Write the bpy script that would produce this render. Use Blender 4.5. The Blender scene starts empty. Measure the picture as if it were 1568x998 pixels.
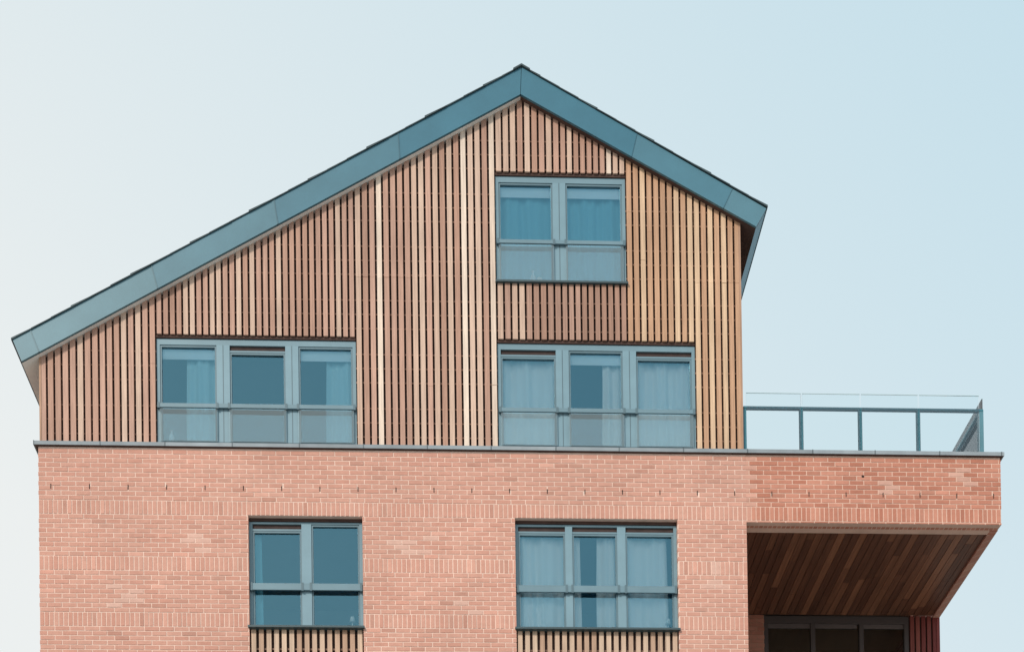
import bpy, math, random
from mathutils import Vector, Matrix
random.seed(11)
EYE=1.6          # camera eye height: building levels below are measured from the eye line
sc=bpy.context.scene

# ------------------------------------------------------------------ helpers
class MB:
    def __init__(s): s.v=[];s.f=[];s.m=[];s.c=[]
    def box(s,x0,x1,y0,y1,z0,z1,mat=0,col=(1,1,1)):
        n=len(s.v)
        s.v+=[(x0,y0,z0),(x1,y0,z0),(x1,y1,z0),(x0,y1,z0),(x0,y0,z1),(x1,y0,z1),(x1,y1,z1),(x0,y1,z1)]
        for q in ((0,1,5,4),(1,2,6,5),(2,3,7,6),(3,0,4,7),(4,5,6,7),(3,2,1,0)):
            s.f.append(tuple(n+i for i in q)); s.m.append(mat); s.c.append(col)
    def prism(s,poly,y0,y1,mat=0,col=(1,1,1),side_mats=None):
        n=len(s.v);k=len(poly)
        s.v+=[(x,y0,z) for x,z in poly]+[(x,y1,z) for x,z in poly]
        s.f.append(tuple(n+i for i in range(k)));s.m.append(mat);s.c.append(col)
        s.f.append(tuple(n+k+i for i in reversed(range(k))));s.m.append(mat);s.c.append(col)
        for i in range(k):
            j=(i+1)%k
            s.f.append((n+i,n+k+i,n+k+j,n+j));s.m.append(side_mats[i] if side_mats else mat);s.c.append(col)
    def quad(s,p,mat=0,col=(1,1,1)):
        n=len(s.v);s.v+=p;s.f.append(tuple(range(n,n+len(p))));s.m.append(mat);s.c.append(col)
    def obj(s,name,mats,parent=None,smooth=False,bevel=0):
        me=bpy.data.meshes.new(name);me.from_pydata(s.v,[],s.f)
        for m in mats: me.materials.append(m)
        me.polygons.foreach_set('material_index',s.m)
        a=me.attributes.new('tone','FLOAT_COLOR','FACE')
        flat=[]
        for c in s.c: flat+=[c[0],c[1],c[2],1.0]
        a.data.foreach_set('color',flat)
        if smooth: me.polygons.foreach_set('use_smooth',[True]*len(s.f))
        me.update()
        o=bpy.data.objects.new(name,me);sc.collection.objects.link(o)
        if parent: o.parent=parent
        if bevel:
            b=o.modifiers.new('bevel','BEVEL');b.width=bevel;b.segments=2;b.limit_method='ANGLE'
        return o
def subtract(r,holes):
    out=[r]
    for h in holes:
        nxt=[]
        for a in out:
            x0,x1,z0,z1=a
            if h[1]<=x0 or h[0]>=x1 or h[3]<=z0 or h[2]>=z1: nxt.append(a);continue
            if h[0]>x0: nxt.append((x0,h[0],z0,z1))
            if h[1]<x1: nxt.append((h[1],x1,z0,z1))
            a0=max(x0,h[0]);a1=min(x1,h[1])
            if h[2]>z0: nxt.append((a0,a1,z0,h[2]))
            if h[3]<z1: nxt.append((a0,a1,h[3],z1))
        out=nxt
    return out
def lerp(a,b,t): return tuple(a[i]+(b[i]-a[i])*t for i in range(3))
def mul(a,k): return tuple(min(1,x*k) for x in a)

# ------------------------------------------------------------------ materials
def newmat(name):
    m=bpy.data.materials.new(name);m.use_nodes=True
    nt=m.node_tree;nt.nodes.clear()
    o=nt.nodes.new('ShaderNodeOutputMaterial')
    return m,nt,o
def toned(name,base=(1,1,1),rough=.7,nscale=(6,6,6),amt=.25,bump=0.0,bscale=40,spec=.3,metal=0,big=0.0):
    """principled, colour = tone attribute x base x noise (fine) x noise (large weathering patches)"""
    m,nt,o=newmat(name);N=nt.nodes;L=nt.links
    p=N.new('ShaderNodeBsdfPrincipled');L.new(p.outputs[0],o.inputs[0])
    p.inputs['Roughness'].default_value=rough;p.inputs['Specular IOR Level'].default_value=spec;p.inputs['Metallic'].default_value=metal
    at=N.new('ShaderNodeAttribute');at.attribute_name='tone'
    tc=N.new('ShaderNodeTexCoord');mp=N.new('ShaderNodeMapping');mp.inputs['Scale'].default_value=nscale
    L.new(tc.outputs['Object'],mp.inputs[0])
    n1=N.new('ShaderNodeTexNoise');n1.inputs['Scale'].default_value=1;n1.inputs['Detail'].default_value=6;n1.inputs['Roughness'].default_value=.65
    L.new(mp.outputs[0],n1.inputs['Vector'])
    mr=N.new('ShaderNodeMapRange');mr.inputs[1].default_value=.3;mr.inputs[2].default_value=.7;mr.inputs[3].default_value=1-amt;mr.inputs[4].default_value=1+amt
    L.new(n1.outputs[0],mr.inputs[0])
    fac=mr.outputs[0]
    if big:
        n3=N.new('ShaderNodeTexNoise');n3.inputs['Scale'].default_value=.7;n3.inputs['Detail'].default_value=3
        L.new(tc.outputs['Object'],n3.inputs['Vector'])
        m3=N.new('ShaderNodeMapRange');m3.inputs[1].default_value=.35;m3.inputs[2].default_value=.65;m3.inputs[3].default_value=1-big;m3.inputs[4].default_value=1+big
        L.new(n3.outputs[0],m3.inputs[0])
        mm_=N.new('ShaderNodeMath');mm_.operation='MULTIPLY';L.new(fac,mm_.inputs[0]);L.new(m3.outputs[0],mm_.inputs[1]);fac=mm_.outputs[0]
    b=N.new('ShaderNodeMix');b.data_type='RGBA';b.blend_type='MULTIPLY';b.inputs[0].default_value=1
    L.new(at.outputs['Color'],b.inputs[6]);b.inputs[7].default_value=(*base,1)
    v=N.new('ShaderNodeVectorMath');v.operation='SCALE';L.new(b.outputs[2],v.inputs[0]);L.new(fac,v.inputs['Scale'])
    L.new(v.outputs[0],p.inputs['Base Color'])
    if bump:
        n2=N.new('ShaderNodeTexNoise');n2.inputs['Scale'].default_value=bscale;n2.inputs['Detail'].default_value=4
        L.new(tc.outputs['Object'],n2.inputs['Vector'])
        bp=N.new('ShaderNodeBump');bp.inputs['Strength'].default_value=bump;bp.inputs['Distance'].default_value=.01
        L.new(n2.outputs[0],bp.inputs['Height']);L.new(bp.outputs[0],p.inputs['Normal'])
    return m
M_brick=toned('brick_clay',rough=.85,nscale=(9,9,14),amt=.08,bump=.5,bscale=60,spec=.15,big=.05)
M_mortar=toned('mortar',rough=.95,nscale=(5,5,5),amt=.10,bump=.5,bscale=90,spec=.1,big=.05)
M_wood=toned('timber_batten',rough=.6,nscale=(40,40,1.6),amt=.22,bump=.3,bscale=50,spec=.3,big=.08)
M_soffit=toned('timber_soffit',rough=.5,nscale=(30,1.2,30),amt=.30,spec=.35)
M_membrane=toned('dark_membrane',base=(.075,.046,.040),rough=.9,amt=.3)
M_metal=toned('painted_steel',rough=.42,nscale=(1.3,1.3,1.3),amt=.10,spec=.4,bump=.06,bscale=2.5)
M_slate=toned('roof_slate',base=(.06,.095,.11),rough=.6,nscale=(5,5,5),amt=.3,bump=.4)
M_plaster=toned('interior_plaster',rough=.9,nscale=(1,1,1),amt=.05)
M_cop=toned('coping_stone',rough=.6,nscale=(3,3,3),amt=.15)
M_asph=toned('asphalt',base=(.05,.05,.05),rough=.9,nscale=(3,3,3),amt=.3,bump=.4)
M_pave=toned('paving',base=(.34,.31,.28),rough=.85,nscale=(2,2,2),amt=.2)
MATS=[M_brick,M_mortar,M_wood,M_soffit,M_membrane,M_metal,M_slate,M_plaster,M_cop]
BR,MO,WO,SO,ME,MT,SL,PL,CO=range(9)

def glass(name,refl,tint,gloss,rough=0.0,diff=0,dcol=(.7,.85,.9)):
    m,nt,o=newmat(name);N=nt.nodes;L=nt.links
    t=N.new('ShaderNodeBsdfTransparent');t.inputs[0].default_value=(*tint,1)
    g=N.new('ShaderNodeBsdfGlossy');g.inputs[0].default_value=(*gloss,1);g.inputs['Roughness'].default_value=rough
    fr=N.new('ShaderNodeFresnel');fr.inputs[0].default_value=1.5
    ad=N.new('ShaderNodeMath');ad.operation='ADD';ad.use_clamp=True;L.new(fr.outputs[0],ad.inputs[0]);ad.inputs[1].default_value=refl
    mx=N.new('ShaderNodeMixShader');L.new(ad.outputs[0],mx.inputs[0]);L.new(t.outputs[0],mx.inputs[1]);L.new(g.outputs[0],mx.inputs[2])
    tc=N.new('ShaderNodeTexCoord');n=N.new('ShaderNodeTexNoise');n.inputs['Scale'].default_value=1.1;L.new(tc.outputs['Object'],n.inputs['Vector'])
    b=N.new('ShaderNodeBump');b.inputs['Strength'].default_value=.12;b.inputs['Distance'].default_value=.02;L.new(n.outputs[0],b.inputs['Height']);L.new(b.outputs[0],g.inputs['Normal'])
    if diff:
        d=N.new('ShaderNodeBsdfDiffuse');d.inputs[0].default_value=(*dcol,1)
        m2=N.new('ShaderNodeMixShader');m2.inputs[0].default_value=diff;L.new(mx.outputs[0],m2.inputs[1]);L.new(d.outputs[0],m2.inputs[2]);L.new(m2.outputs[0],o.inputs[0])
    else: L.new(mx.outputs[0],o.inputs[0])
    return m
M_glass=glass('window_glass',.22,(.92,.99,1.0),(.30,.72,.95))
M_guard=glass('guard_glass',.04,(.90,.97,.98),(.7,.9,1),diff=.14)
M_clear=glass('balustrade_glass',.0,(.97,.99,.99),(.9,.95,1))
def curtain_mat(name,c):
    m,nt,o=newmat(name);N=nt.nodes;L=nt.links
    d=N.new('ShaderNodeBsdfDiffuse');d.inputs[0].default_value=(*c,1)
    t=N.new('ShaderNodeBsdfTranslucent');t.inputs[0].default_value=(*c,1)
    mx=N.new('ShaderNodeMixShader');mx.inputs[0].default_value=.05
    L.new(d.outputs[0],mx.inputs[1]);L.new(t.outputs[0],mx.inputs[2]);L.new(mx.outputs[0],o.inputs[0]);return m
M_curtW=curtain_mat('curtain_white',(.95,.93,.91))
M_curtB=curtain_mat('curtain_blue',(.22,.52,.62))
M_curtP=curtain_mat('curtain_pale_blue',(.50,.74,.80))
def brickshader():
    m,nt,o=newmat('brickwork_side');N=nt.nodes;L=nt.links
    p=N.new('ShaderNodeBsdfPrincipled');L.new(p.outputs[0],o.inputs[0]);p.inputs['Roughness'].default_value=.9
    tc=N.new('ShaderNodeTexCoord');sx=N.new('ShaderNodeSeparateXYZ');L.new(tc.outputs['Object'],sx.inputs[0])
    ad=N.new('ShaderNodeMath');ad.operation='ADD';L.new(sx.outputs[0],ad.inputs[0]);L.new(sx.outputs[1],ad.inputs[1])
    cb=N.new('ShaderNodeCombineXYZ');L.new(ad.outputs[0],cb.inputs[0]);L.new(sx.outputs[2],cb.inputs[1])
    b=N.new('ShaderNodeTexBrick');L.new(cb.outputs[0],b.inputs['Vector'])
    b.inputs['Scale'].default_value=1;b.inputs['Brick Width'].default_value=.225;b.inputs['Row Height'].default_value=.0715;b.inputs['Mortar Size'].default_value=.006
    b.inputs['Color1'].default_value=(.46,.23,.18,1);b.inputs['Color2'].default_value=(.53,.30,.23,1);b.inputs['Mortar'].default_value=(.64,.50,.44,1)
    L.new(b.outputs[0],p.inputs['Base Color']);return m
M_bs=brickshader()

# ------------------------------------------------------------------ building root
B=bpy.data.objects.new('brick_apartment_building',None);sc.collection.objects.link(B);B.location=(0,0,EYE)
GZ=-EYE
STEEL=(.055,.185,.25); FRAME=(.17,.285,.35)

XL,XR,XE=-5.98,4.88,8.90
ZC=13.94        # top of brickwork
ZU=12.88        # underside of the cantilevered terrace
col1=(-2.81,-1.07); col2=(1.28,3.80)
ztop=12.914; zwin=11.213
bholes=[(col1[0],col1[1],GZ+.9,ztop),(col2[0],col2[1],GZ+.9,ztop)]

patches=[(-.62,12.42,.22),(-.25,12.5,.16),(-3.7,12.5,.2),(8.2,13.6,.18),(-4.8,11.6,.25),(4.3,11.9,.2),(.4,11.4,.2),(7.0,13.4,.14)]
def brickcol(x,z):
    t=random.random()
    if x<4.9: a=lerp((.565,.295,.232),(.605,.34,.272),t)  # main wall paler and pinker: flare haze put into the brick colour
    else: a=lerp((.45,.185,.13),(.57,.27,.20),t)
    if random.random()<.05: a=mul(a,.88)
    if random.random()<.04: a=mul(a,1.12)
    for px,pz,pr in patches:
        if (x-px)**2+(z-pz)**2<pr*pr and random.random()<.6: a=lerp(a,(.72,.52,.45),.45)
    return a
bm=MB()
C=.0715;J=.015
def bricks(xa,xb,za,zb,holes):
    per=12*C
    k=math.floor((za-ztop)/per)-1
    while True:
        base=ztop+k*per
        if base>zb: break
        rows=[(base,base+3*C,'s',0)]+[(base+3*C+i*C,base+3*C+(i+1)*C,'r',i) for i in range(9)]
        for z0,z1,t,i in rows:
            if t=='s' and z0>ztop+.3: t='x'
            subs=[(z0,z1,t,i)] if t!='x' else [(z0+j*C,z0+(j+1)*C,'r',j+1) for j in range(3)]
            for (a,b,tt,ii) in subs:
                if b<=za or a>=zb: continue
                a=max(a,za);b=min(b,zb)
                if b-a<.02: continue
                w=C if tt=='s' else .225
                off=0 if tt=='s' else (ii%2)*.1125
                n=int(math.floor((xa-XL-off)/w))
                x=XL+off+n*w
                while x<xb:
                    x0=max(x+J/2,xa);x1=min(x+w-J/2,xb)
                    if x1-x0>.015:
                        c=brickcol(x,a)
                        for r in subtract((x0,x1,a+J/2,b-J/2),holes):
                            if r[1]-r[0]>.012 and r[3]-r[2]>.012:
                                dy=random.uniform(-.0015,.0025)
                                bm.box(r[0],r[1],dy,.10,r[2],r[3],BR,c)
                    x+=w
        k+=1
weeps=[]
xx=-5.80
while xx<8.8:
    weeps.append((xx,xx+.015,13.295,13.37)); xx+=.583
weeps.append((6.70,6.74,13.60,13.64))
bricks(XL,XR,GZ,ZC,bholes+weeps)
bricks(XR,XE,ZU,ZC,weeps)
bm.obj('bricks',MATS,B)
mm=MB()
mh=[(h[0]-.003,h[1]+.003,h[2],h[3]+.003) for h in bholes]
for r in subtract((XL+.004,XR,GZ,ZC),mh): mm.box(r[0],r[1],.006,.30,r[2],r[3],MO,(.80,.61,.53))  # pale mortar carries the same flare haze in its colour
mm.box(XR,XE-.004,.006,.30,ZU+.004,ZC,MO,(.74,.53,.44))
for w in weeps: mm.box(w[0],w[1],.0045,.0055,w[2],w[3],ME,(.6,.6,.6))
mm.obj('mortar_bed',MATS,B)

sw=MB()
sw.box(XL,XL+.3,.301,9,GZ,ZC,0)
sw.box(XR-.3,XR,.301,3.08,GZ,ZC,0)
sw.box(XL+.3,XE,8.7,9,GZ,ZC,0)
sw.box(XE-.3,XE,3.36,8.7,GZ,ZC,0)
sw.box(XE-.12,XE,.301,3.08,ZU,ZC,0)
o=sw.obj('side_walls',[M_bs],B)
sl=MB()
sl.box(XR+.001,XE-.13,.31,3.07,ZU+.12,13.6,PL,(.3,.3,.3))
sl.box(XL+.31,XE-.31,3.4,8.69,13.5,13.7,PL,(.3,.3,.3))
sl.obj('terrace_slab',MATS,B)
sf=MB()
x=XR+.004
while x<XE-.16:
    w=.118
    y=.17+random.uniform(-1.6,0)
    while y<3.07:
        ln=random.choice((1.2,1.8,2.4))
        a=max(y,.17);b=min(y+ln,3.07)
        if b>a+.05:
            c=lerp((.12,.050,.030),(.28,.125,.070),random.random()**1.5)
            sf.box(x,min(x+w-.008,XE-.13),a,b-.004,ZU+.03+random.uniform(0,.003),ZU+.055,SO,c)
        y+=ln
    x+=w
sf.box(XR+.001,XE-.125,.15,3.075,ZU+.06,ZU+.1,ME)
sf.obj('timber_soffit',MATS,B)
be=MB()
x=XR+.01
while x<XE-.02:
    be.box(x,min(x+C-J,XE),.102,.165,ZU+.002,ZU+.10,BR,mul(brickcol(6,0),1.1)); x+=C
y=.17
while y<3.05:
    be.box(XE-.123,XE+.002,y,min(y+C-J,3.07),ZU+.002,ZU+.20,BR,brickcol(6,0)); y+=C
be.obj('terrace_edge_bricks',MATS,B)

# recessed bay
rb=MB()
yb=3.08
z=GZ;k=0
while z<ZU+.02:
    x=XR+(k%2)*.11-.22
    while x<5.79:
        a=max(x,XR);b=min(x+.215,5.79)
        if b-a>.02: rb.box(a,b,yb,yb+.1,z+.005,min(z+C-.005,ZU+.03),BR,mul(brickcol(6,0),.9))
        x+=.225
    z+=C;k+=1
rb.box(XR,5.785,yb+.006,yb+.25,GZ,ZU+.03,MO,(.45,.28,.2))
x=8.38
while x<XE-.005:
    rb.box(x,min(x+.07,XE),yb,yb+.04,GZ,ZU+.03,WO,lerp((.20,.04,.035),(.28,.08,.06),random.random())); x+=.10
rb.box(8.36,XE-.002,yb+.05,yb+.27,GZ,ZU+.03,ME,(1,1,1))
rb.box(XE-.05,XE+.003,yb-.01,yb+.3,GZ,ZU+.01,WO,(.26,.055,.05))
FR=(.085,.07,.068)
rb.box(5.79,8.36,yb+.03,yb+.12,ZU-.10,ZU+.03,MT,FR)
for a in (5.79,6.62,7.48,8.28):
    rb.box(a,a+.075,yb+.02,yb+.12,GZ,ZU-.10,MT,FR)
for s in (5.865,6.695,7.555):
    e=s+.755 if s<7 else s+.725
    rb.box(s,e,yb+.06,yb+.10,ZU-.17,ZU-.10,MT,mul(FR,1.6))
    for lv in range(6):
        rb.box(s,e,yb+.045,yb+.11,ZU-2.75*lv-2.75,ZU-2.75*lv-2.35,MT,FR)
rb.obj('recessed_bay_wall',MATS,B)
g=MB();g.quad([(5.8,yb+.08,GZ),(8.35,yb+.08,GZ),(8.35,yb+.08,ZU-.1),(5.8,yb+.08,ZU-.1)]);g.obj('bay_glazing',[M_clear],B)
ri=MB()
for lv in range(5):
    zt=ZU+.02-2.75*lv
    ri.box(5.7,8.5,yb+.3,6.5,zt,zt+.1,PL,(.40,.30,.22)); ri.box(5.7,8.5,6.5,6.6,zt-2.6,zt,PL,(.30,.23,.18))
ri.obj('bay_rooms',MATS,B)

# ------------------------------------------------------------------ coping
cp=MB()
x=XL-.06
edges=[x]
while x<XE+.05:
    x+=random.choice((.98,1.0,1.02)); edges.append(min(x,XE+.05))
for a,b in zip(edges,edges[1:]):
    if b-a>.03:
        t=random.uniform(.85,1.1)
        cp.box(a+.002,b-.002,-.045,.34,ZC+.006,ZC+.062,CO,mul((.28,.33,.37),t))
        cp.box(a,a+.012,-.049,.34,ZC+.002,ZC+.066,CO,(.12,.15,.17))
cp.box(XL-.04,XE+.03,-.03,.33,ZC,ZC+.006,ME)
cp.box(XE-.28,XE+.05,.342,9.0,ZC+.006,ZC+.06,CO,(.26,.31,.34))
cp.obj('parapet_coping',MATS,B)

# ------------------------------------------------------------------ timber gable
ZB=14.01
RX,RT=1.47,19.84; SLP=.5584
def ztop_roof(x): return RT-SLP*abs(x-RX)
def zbot(x): return 19.42-SLP*abs(x-1.45)
W3=(1.046,3.066,16.59,18.304);W2L=(-4.182,-1.137,14.024,15.696);W2R=(1.046,4.118,14.024,15.696)
wh=[W3,W2L,W2R]
panels=[-5.95,-5.05,-4.182,-3.17,-2.15,-1.137,-.05,1.046,2.05,3.066,4.118,4.85]
def woodcol(x,z,tp):
    r=random.random()
    brown=lerp((.40,.235,.175),(.49,.305,.24),random.random())
    light=lerp((.53,.37,.29),(.59,.43,.345),random.random())
    cream=lerp((.66,.53,.44),(.74,.62,.53),random.random())  # cream battens: weathered wood with sunlit streaks put into the colour
    if x<-4.2: pl,pc=.32,.02
    elif x<-1.14: pl,pc=.28,.01
    elif x<-.2: pl,pc=.34,.04
    elif x<1.05: pl,pc=.42,.36
    elif x<3.07: pl,pc=.38,.03
    else:
        pl,pc=.30,.0; brown=lerp((.48,.285,.18),(.55,.345,.225),random.random()); light=(.62,.44,.30)
    if 1.05<x<3.07 and z<16.7: pl,pc=.15,.0;brown=mul(brown,.85)
    c=cream if r<pc else (light if r<pc+pl else brown)
    return mul(c,tp*random.uniform(.94,1.06))
wd=MB()
for pa,pb in zip(panels,panels[1:]):
    n=max(3,round((pb-pa)/.106));p=(pb-pa)/n
    tp=random.uniform(.95,1.05)
    for i in range(n):
        x0=pa+i*p+.0165;x1=pa+(i+1)*p-.0165
        xm=(x0+x1)/2;zt=zbot(xm)+.12
        for (a,b,c,dd) in subtract((x0,x1,ZB+.002,zt),wh):
            if b-a<.02: continue
            segs=[(c,dd)]
            if c<16.62<dd-.3 and (-1.137<xm<-.05 or xm>4.118): segs=[(c,16.618),(16.622,dd)]
            elif random.random()<.25 and dd-c>2.2:
                q=random.uniform(c+.8,dd-.8);segs=[(c,q-.002),(q+.002,dd)]
            cc=woodcol(xm,c,tp)
            for s0,s1 in segs:
                yy=.0+random.uniform(-.004,.004)
                wd.box(a,b,yy,.045,s0,s1,WO,cc)
                cc=mul(cc,random.uniform(.92,1.08))
        for (a,b,c,dd) in subtract((pa+i*p,pa+(i+1)*p,ZB,zt),wh):
            wd.box(a,b,.07,.28,c,dd,ME)
            z=14.16;q=0
            while z<dd:
                if c<z<dd-.05: wd.box(a,b,.046,.0695,z,z+.022,WO,(.26,.16,.12))
                z+=(.22,.22,.40)[q%3];q+=1
for xc in (-5.952,4.822):
    wd.box(xc,xc+.03,-.004,.30,ZB+.002,zbot(xc)+.05,WO,(.42,.26,.18))
wd.obj('timber_cladding',MATS,B)
us=MB()
for xs,sg in ((-5.95,-1),(4.85,1)):
    a,b=(xs,xs+.2) if sg<0 else (xs-.2,xs)
    us.box(a+.03,b-.03,.301,9,ZB-.3,zbot(xs)+.05,ME)
    y=.32
    while y<8.95:
        if sg<0: us.box(xs,xs+.028,y,y+.075,ZB,zbot(xs)+.03,WO,woodcol(-5,15,1))
        else: us.box(xs-.028,xs,y,y+.075,ZB,zbot(xs)+.03,WO,woodcol(4,15,1))
        y+=.106
poly=[(-5.9,ZB-.3),(4.8,ZB-.3),(4.8,zbot(4.8)),(1.45,19.4),(-5.9,zbot(-5.9))]
us.prism(poly,8.8,9.0,WO,(.3,.17,.12))
us.obj('upper_side_walls',MATS,B)

# ------------------------------------------------------------------ roof
rf=MB()
Lp=[(-6.19,15.165),(1.45,19.42),(1.47,19.84),(-6.32,15.49)]
Rp=[(1.45,19.42),(5.08,17.43),(5.245,17.715),(1.47,19.84)]
rf.prism(Lp,-.07,9.3,ME,(1.2,1.2,1.2),[PL,ME,SL,MT])
rf.prism(Rp,-.07,9.3,ME,(1.2,1.2,1.2),[ME,MT,SL,ME])  # right eave underside: shade put in by the dark material
for i in range(len(rf.f)):
    if rf.m[i]==PL: rf.c[i]=(.85,.88,.88)  # left eave underside: its lit look put into a pale colour
    if rf.m[i]==MT: rf.c[i]=STEEL
rf.obj('roof_slab',MATS,B)
fa=MB()
def cut(px,py,qx,qy,t): return (px+(qx-px)*t,py+(qy-py)*t)
def fasc(bot0,bot1,top0,top1,brk,tones):
    br=[0]+brk+[1]
    for s,e,tn in zip(br,br[1:],tones):
        s2=s+.0006; e2=e-.0006
        b0=cut(*bot0,*bot1,s2);b1=cut(*bot0,*bot1,e2);t0=cut(*top0,*top1,s2);t1=cut(*top0,*top1,e2)
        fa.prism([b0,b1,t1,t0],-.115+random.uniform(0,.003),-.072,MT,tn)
        if e<1: fa.prism([cut(*bot0,*bot1,e-.0010),cut(*bot0,*bot1,e+.0010),cut(*top0,*top1,e+.0010),cut(*top0,*top1,e-.0010)],-.119,-.08,MT,mul(tn,.75))
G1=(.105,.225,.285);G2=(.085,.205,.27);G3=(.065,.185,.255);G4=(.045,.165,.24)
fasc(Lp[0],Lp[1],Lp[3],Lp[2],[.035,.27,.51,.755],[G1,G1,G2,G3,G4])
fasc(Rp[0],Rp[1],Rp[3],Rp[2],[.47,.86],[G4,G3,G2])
fa.obj('verge_fascia',MATS,B)
st=MB()
def slates(xa,xb,sgn):
    n=max(1,int(abs(xb-xa)/.29));w=(xb-xa)/n
    for i in range(n):
        x0=xa+i*w;x1=x0+w*1.12
        z0=ztop_roof(x0);z1=ztop_roof(x1) if (x1-RX)*(xa-RX)>0 else RT
        if (x1-RX)*(xa-RX)<=0: x1=RX
        h=.018+random.uniform(0,.003)+(.012 if i%3==0 else 0)
        y0=-.135+random.uniform(-.004,.004)
        pts=[(x0,z0+.003),(x1,z1+.001),(x1,z1+.013),(x0,z0+h)]
        if sgn<0: pts=list(reversed(pts))
        st.prism(pts,y0,9.35,SL,mul((1,1,1),random.uniform(.7,.98)))
slates(-6.335,RX,1);slates(5.262,RX,-1)
st.prism([(1.34,19.775),(1.47,19.848),(1.60,19.775),(1.60,19.80),(1.47,19.875),(1.34,19.80)],-.145,9.35,SL,(.9,.9,.9))
st.obj('roof_slates',MATS,B)

# ------------------------------------------------------------------ windows
def curtain(mb,x0,x1,z0,z1,y):
    n=max(8,int((x1-x0)/.012));ph=random.uniform(0,6);f1=random.uniform(34,46);f2=random.uniform(13,20)
    rows=4;base=len(mb.v)
    for r in range(rows+1):
        t=r/rows
        for i in range(n+1):
            x=x0+(x1-x0)*i/n
            yy=y+.017*math.sin(f1*x+ph+.9*math.sin(5*x))*(1-.25*t)+.020*math.sin(f2*x+2*ph+t)
            mb.v.append((x+.01*math.sin(3*t+x*9),yy,z0+(z1-z0)*t))
    for r in range(rows):
        for i in range(n):
            a=base+r*(n+1)+i;mb.f.append((a,a+1,a+n+2,a+n+1));mb.m.append(0);mb.c.append((1,1,1))
def window(name,X0,X1,Z0,Z1,mulls,cells,yf,rail,guard,sill,head=.09,cm=None):
    w=MB();gl=MB();cu=MB();gg=MB();inn=MB()
    w.box(X0+.001,X1-.001,yf-.02,yf+.15,Z1-.04,Z1-.001,ME)  # dark head strip: flashing and lintel shadow put in as one box
    w.box(X0+.001,X1-.001,yf,yf+.08,Z1-head-.045,Z1-.045,MT,mul(FRAME,1.0))
    w.box(X0+.001,X0+.05,yf,yf+.08,Z0+.04,Z1-head-.045,MT,FRAME)
    w.box(X1-.05,X1-.001,yf,yf+.08,Z0+.04,Z1-head-.045,MT,FRAME)
    w.box(X0+.001,X1-.001,yf,yf+.08,Z0+.001,Z0+.04,MT,FRAME)
    zt=Z1-head-.045;zb=Z0+.04
    for a,b in mulls: w.box(a,b,yf-.004,yf+.08,zb,zt,MT,mul(FRAME,1.12))
    for a,b in mulls:
        if b-a>.16: w.box((a+b)/2-.006,(a+b)/2+.006,yf-.006,yf-.0041,zb,zt,MT,mul(FRAME,.55))
    xs=[X0+.05]+[v for m in mulls for v in m]+[X1-.05]
    for i,cell in enumerate(cells):
        a=xs[2*i];b=xs[2*i+1]
        t=zt
        if cell.get('vent'):
            w.box(a,b,yf+.03,yf+.07,t-.075,t,ME,(.8,.9,1.0))
            w.box(a,b,yf+.006,yf+.07,t-.105,t-.075,MT,mul(FRAME,.9)); t-=.105
        s=.028
        w.box(a,a+s,yf+.012,yf+.065,zb+s,t-s,MT,mul(FRAME,.72));w.box(b-s,b,yf+.012,yf+.065,zb+s,t-s,MT,mul(FRAME,.72))
        w.box(a,b,yf+.012,yf+.065,t-s,t,MT,mul(FRAME,.8));w.box(a,b,yf+.012,yf+.065,zb,zb+s,MT,mul(FRAME,.8))
        tl=random.uniform(-.004,.004)
        gl.quad([(a+s,yf+.04,zb+s),(b-s,yf+.04+tl,zb+s),(b-s,yf+.04+tl,t-s),(a+s,yf+.04,t-s)])
        if cell.get('blind'): inn.box(a+.0,b-.0,yf+.075,yf+.082,t-.18,t+.02,PL,(.80,.87,.90))
        for f0,f1 in cell.get('c',[]):
            curtain(cu,a-.03+(b-a+.06)*f0,a-.03+(b-a+.06)*f1,zb-.02,t+.05,yf+.135)
    r0,r1=rail
    w.box(X0+.01,X1-.01,yf-.05,yf-.02,r0,r1,MT,mul(FRAME,.9))
    for v in [X0+.03]+[(a+b)/2+d for a,b in mulls for d in (-(b-a)/2+.01,(b-a)/2-.01)]+[X1-.03]:
        w.box(v-.018,v+.018,yf-.056,yf-.0045,r0-.012,r1+.012,MT,mul(FRAME,.6))
    if guard:
        for i in range(len(cells)):
            a=xs[2*i];b=xs[2*i+1]
            gg.quad([(a-.01,yf-.035,Z0+.03),(b+.01,yf-.035,Z0+.03),(b+.01,yf-.035,r0),(a-.01,yf-.035,r0)])
    if sill:
        w.box(X0-.02,X1+.02,-.045,yf+.1,Z0-.03,Z0-.001,MT,(.05,.085,.10))
    d=3.0;y0=max(.31,yf+.26)
    xa,xb=X0-.25,X1+.25
    inn.box(xa,xb,y0,d,Z1-.02,Z1+.05,PL,(.42,.50,.52))
    inn.box(xa,xb,y0,d,Z0-.1,Z0-.03,PL,(.20,.14,.10))
    inn.box(xa,xb,d,d+.05,Z0-.1,Z1+.05,PL,(.40,.42,.42))
    inn.box(xa-.05,xa,y0,d,Z0-.1,Z1+.05,PL,(.40,.42,.42))
    inn.box(xb,xb+.05,y0,d,Z0-.1,Z1+.05,PL,(.40,.42,.42))
    e=bpy.data.objects.new(name,None);sc.collection.objects.link(e);e.parent=B
    w.obj('frame',MATS,e);gl.obj('pane',[M_glass],e)
    if cu.v: cu.obj('curtain',[cm or M_curtW],e,smooth=True)
    if gg.v: gg.obj('guard_glass',[M_guard],e)
    if inn.v: inn.obj('room',MATS,e)
window('gable_window',*W3,[(1.935,2.135)],[dict(blind=1,c=[(0,1)]),dict(blind=1,c=[(0,1)])],.05,(17.19,17.245),True,True,cm=M_curtB)
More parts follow.
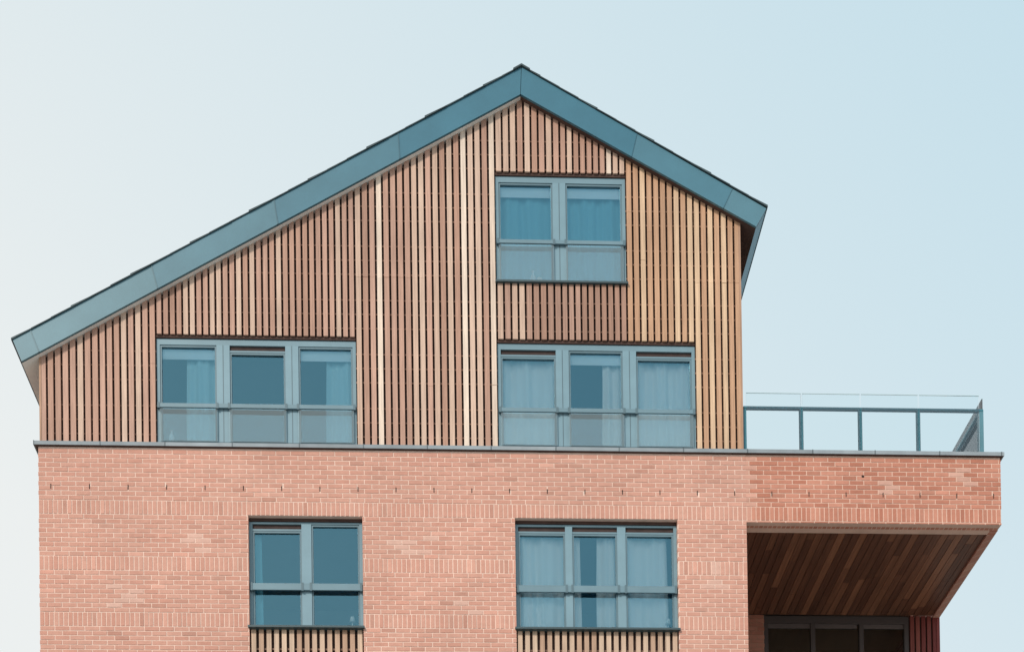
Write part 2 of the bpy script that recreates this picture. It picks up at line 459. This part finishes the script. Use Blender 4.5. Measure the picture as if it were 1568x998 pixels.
window('french_window',*W2L,[(-3.27,-3.07),(-2.22,-2.02)],[dict(blind=1,c=[(.45,1)]),dict(vent=1),dict(blind=1,c=[(.5,1)])],.05,(14.57,14.63),True,False,cm=M_curtP)
window('french_window',*W2R,[(1.95,2.15),(2.99,3.20)],[dict(vent=1,c=[(0,.95)]),dict(blind=1,c=[(.62,1)]),dict(vent=1,c=[(0,1)])],.05,(14.57,14.63),True,False)
for lv in range(5):
    dz=-2.75*lv
    if lv==0:
        ca=[dict(vent=1,c=[(0,.2)]),dict()];cb=[dict(vent=1,c=[(0,1)]),dict(vent=1,c=[(0,.22),(.55,1)]),dict(vent=1,c=[(0,.86)])]
    else:
        ca=[dict(vent=1,c=[(0,random.random())]),dict(c=[(.5,1)] if lv%2 else [])];cb=[dict(vent=1,c=[(0,1)]),dict(vent=1),dict(c=[(0,.9)])]
    window('casement_window',col1[0],col1[1],zwin+dz,ztop+dz,[(-2.01,-1.86)],ca,.10,(11.80+dz,11.90+dz),False,True,head=.03,cm=M_curtB)
    window('casement_window',col2[0],col2[1],zwin+dz,ztop+dz,[(2.06,2.17),(2.87,3.0)],cb,.10,(11.80+dz,11.90+dz),False,True,head=.03)
sp=MB()
for (a,b) in (col1,col2):
    for lv in range(5):
        zt=zwin-2.75*lv-.032; zb2=max(ztop-2.75*(lv+1)+.001,GZ+.9)
        n=round((b-a)/.1145);p=(b-a)/n
        for i in range(n):
            sp.box(a+i*p+.022,a+(i+1)*p-.022,.04,.075,zb2,zt,WO,lerp((.42,.27,.19),(.62,.47,.36),random.random()))
        sp.box(a,b,.10,.29,zb2,zt,ME)
        z=zt-.3
        while z>zb2: sp.box(a,b,.076,.0995,z,z+.03,WO,(.2,.12,.09)); z-=.4
sp.obj('timber_spandrels',MATS,B)
def lathe(name,prof,loc,col):
    mb=MB();n=16
    for r,z in prof:
        for i in range(n): mb.v.append((loc[0]+r*math.cos(6.2832*i/n),loc[1]+r*math.sin(6.2832*i/n),loc[2]+z))
    for k in range(len(prof)-1):
        for i in range(n):
            j=(i+1)%n;mb.f.append((k*n+i,k*n+j,(k+1)*n+j,(k+1)*n+i));mb.m.append(PL);mb.c.append(col)
    mb.obj(name,MATS,B,smooth=True)
vase=[(.001,0),(.03,0),(.042,.04),(.042,.085),(.02,.13),(.016,.17),(.025,.185)]
lathe('window_vase',vase,(1.62,.135,16.66),(.85,.85,.85))
lathe('window_bowl',[(.001,0),(.03,0),(.04,.04),(.043,.07)],(1.72,.135,16.66),(.85,.85,.8))
lathe('window_vase',vase,(-3.98,.135,14.1),(.85,.85,.85))
lampp=[(.001,0),(.035,0),(.010,.02),(.010,.10),(.045,.10),(.03,.18)]
lathe('window_lamp',lampp,(-1.25,.19,11.27),(.85,.85,.82))
lathe('window_lamp',lampp,(3.66,.19,11.27),(.85,.85,.82))

# ------------------------------------------------------------------ terrace balustrade
RL=bpy.data.objects.new('glass_balustrade',None);sc.collection.objects.link(RL);RL.location=(0,0,EYE)
rl=MB();yr=.06;RC=(.05,.19,.25)
for x in (4.885,5.78,6.71,7.63): rl.box(x-.03,x+.03,yr,yr+.05,14.0,14.70,MT,RC)
rl.box(8.585,8.665,yr,yr+.08,14.0,14.73,MT,(.10,.24,.30))
rl.box(4.87,8.66,yr-.005,yr+.055,14.70,14.735,MT,RC)
rl.box(8.60,8.65,yr+.08,8.8,14.70,14.735,MT,RC)
for y in (2.3,4.5,6.7): rl.box(8.60,8.65,y,y+.05,14.0,14.70,MT,RC)
rl.obj('posts_and_rails',MATS,RL,bevel=.004)
gb=MB()
xs=[4.90,5.78,6.71,7.63,8.60]
for a,b in zip(xs,xs[1:]): gb.box(a+.012,b-.012,yr-.02,yr-.010,14.03,14.93,0)
ys=[.1,2.3,4.5,6.7,8.8]
for a,b in zip(ys,ys[1:]): gb.box(8.66,8.67,a+.012,b-.012,14.03,14.93,0)
gb.obj('glass_panels',[M_clear],RL)
ge=MB()
for a,b in zip(xs,xs[1:]): ge.box(a+.012,b-.012,yr-.020,yr-.010,14.931,14.937,MT,(.45,.62,.66))
for a,b in zip(ys,ys[1:]): ge.box(8.660,8.670,a+.012,b-.012,14.931,14.937,MT,(.45,.62,.66))
ge.obj('glass_edge',MATS,RL)

# ------------------------------------------------------------------ ground
gd=MB();gd.quad([(-1500,-1500,0),(1500,-1500,0),(1500,1500,0),(-1500,1500,0)]);gd.obj('ground',[M_pave])
rd=MB();rd.quad([(-300,-34,.004),(300,-34,.004),(300,-26,.004),(-300,-26,.004)]);rd.obj('road',[M_asph])
pv=MB();pv.box(-300,300,-26,-.05,.004,.12);pv.obj('pavement',[M_pave])

# ------------------------------------------------------------------ light
EL=math.radians(34);AZ=math.radians(30)
S=Vector((-math.sin(AZ)*math.cos(EL),-math.cos(AZ)*math.cos(EL),math.sin(EL)))
ld=bpy.data.lights.new('sun','SUN');ld.energy=2.6;ld.angle=math.radians(8);ld.color=(1,.89,.77)
lo=bpy.data.objects.new('sun',ld);sc.collection.objects.link(lo);lo.rotation_mode='QUATERNION';lo.rotation_quaternion=S.to_track_quat('Z','Y');lo.location=(-10,-30,30)
w=bpy.data.worlds.new('World');sc.world=w;w.use_nodes=True
nt=w.node_tree;N=nt.nodes;L=nt.links;bg=N['Background'];bg.inputs[1].default_value=.12
sk=N.new('ShaderNodeTexSky');sk.sky_type='NISHITA';sk.sun_disc=False;sk.sun_elevation=EL;sk.sun_rotation=math.pi+AZ
sk.air_density=1.0;sk.dust_density=3.0;sk.ozone_density=1.5
# thin bright haze over the clear sky: whiter low down and towards the left, bluer overhead
tc=N.new('ShaderNodeTexCoord');dt=N.new('ShaderNodeVectorMath');dt.operation='DOT_PRODUCT';dt.inputs[1].default_value=(1.3,0,1.5)
L.new(tc.outputs['Generated'],dt.inputs[0])
ad=N.new('ShaderNodeMath');ad.operation='ADD';ad.use_clamp=True;L.new(dt.outputs['Value'],ad.inputs[0]);ad.inputs[1].default_value=-.40
hz=N.new('ShaderNodeMix');hz.data_type='RGBA';L.new(ad.outputs[0],hz.inputs[0])
k=1/.12
hz.inputs[6].default_value=(.90*k,.925*k,.91*k,1);hz.inputs[7].default_value=(.58*k,.78*k,.87*k,1)
mx=N.new('ShaderNodeMix');mx.data_type='RGBA';mx.inputs[0].default_value=.92
L.new(sk.outputs[0],mx.inputs[6]);L.new(hz.outputs[2],mx.inputs[7]);L.new(mx.outputs[2],bg.inputs[0])

# ------------------------------------------------------------------ camera
cd=bpy.data.cameras.new('camera');cam=bpy.data.objects.new('camera',cd);sc.collection.objects.link(cam);sc.camera=cam
cd.sensor_width=36;cd.lens=2400/1568*36;cd.shift_y=1547.8/1568;cd.clip_end=5000
y,p,r=math.radians(2.531),math.radians(.665),math.radians(-.785)
F=Vector((math.sin(y)*math.cos(p),math.cos(y)*math.cos(p),math.sin(p)));R0=Vector((math.cos(y),-math.sin(y),0));U0=R0.cross(F)
R=R0*math.cos(r)+U0*math.sin(r);U=-R0*math.sin(r)+U0*math.cos(r)
m=Matrix((R,U,-F)).transposed().to_4x4();m.translation=(0,-24,EYE);cam.matrix_world=m
sc.view_settings.view_transform='Standard';sc.view_settings.look='None';sc.view_settings.exposure=0
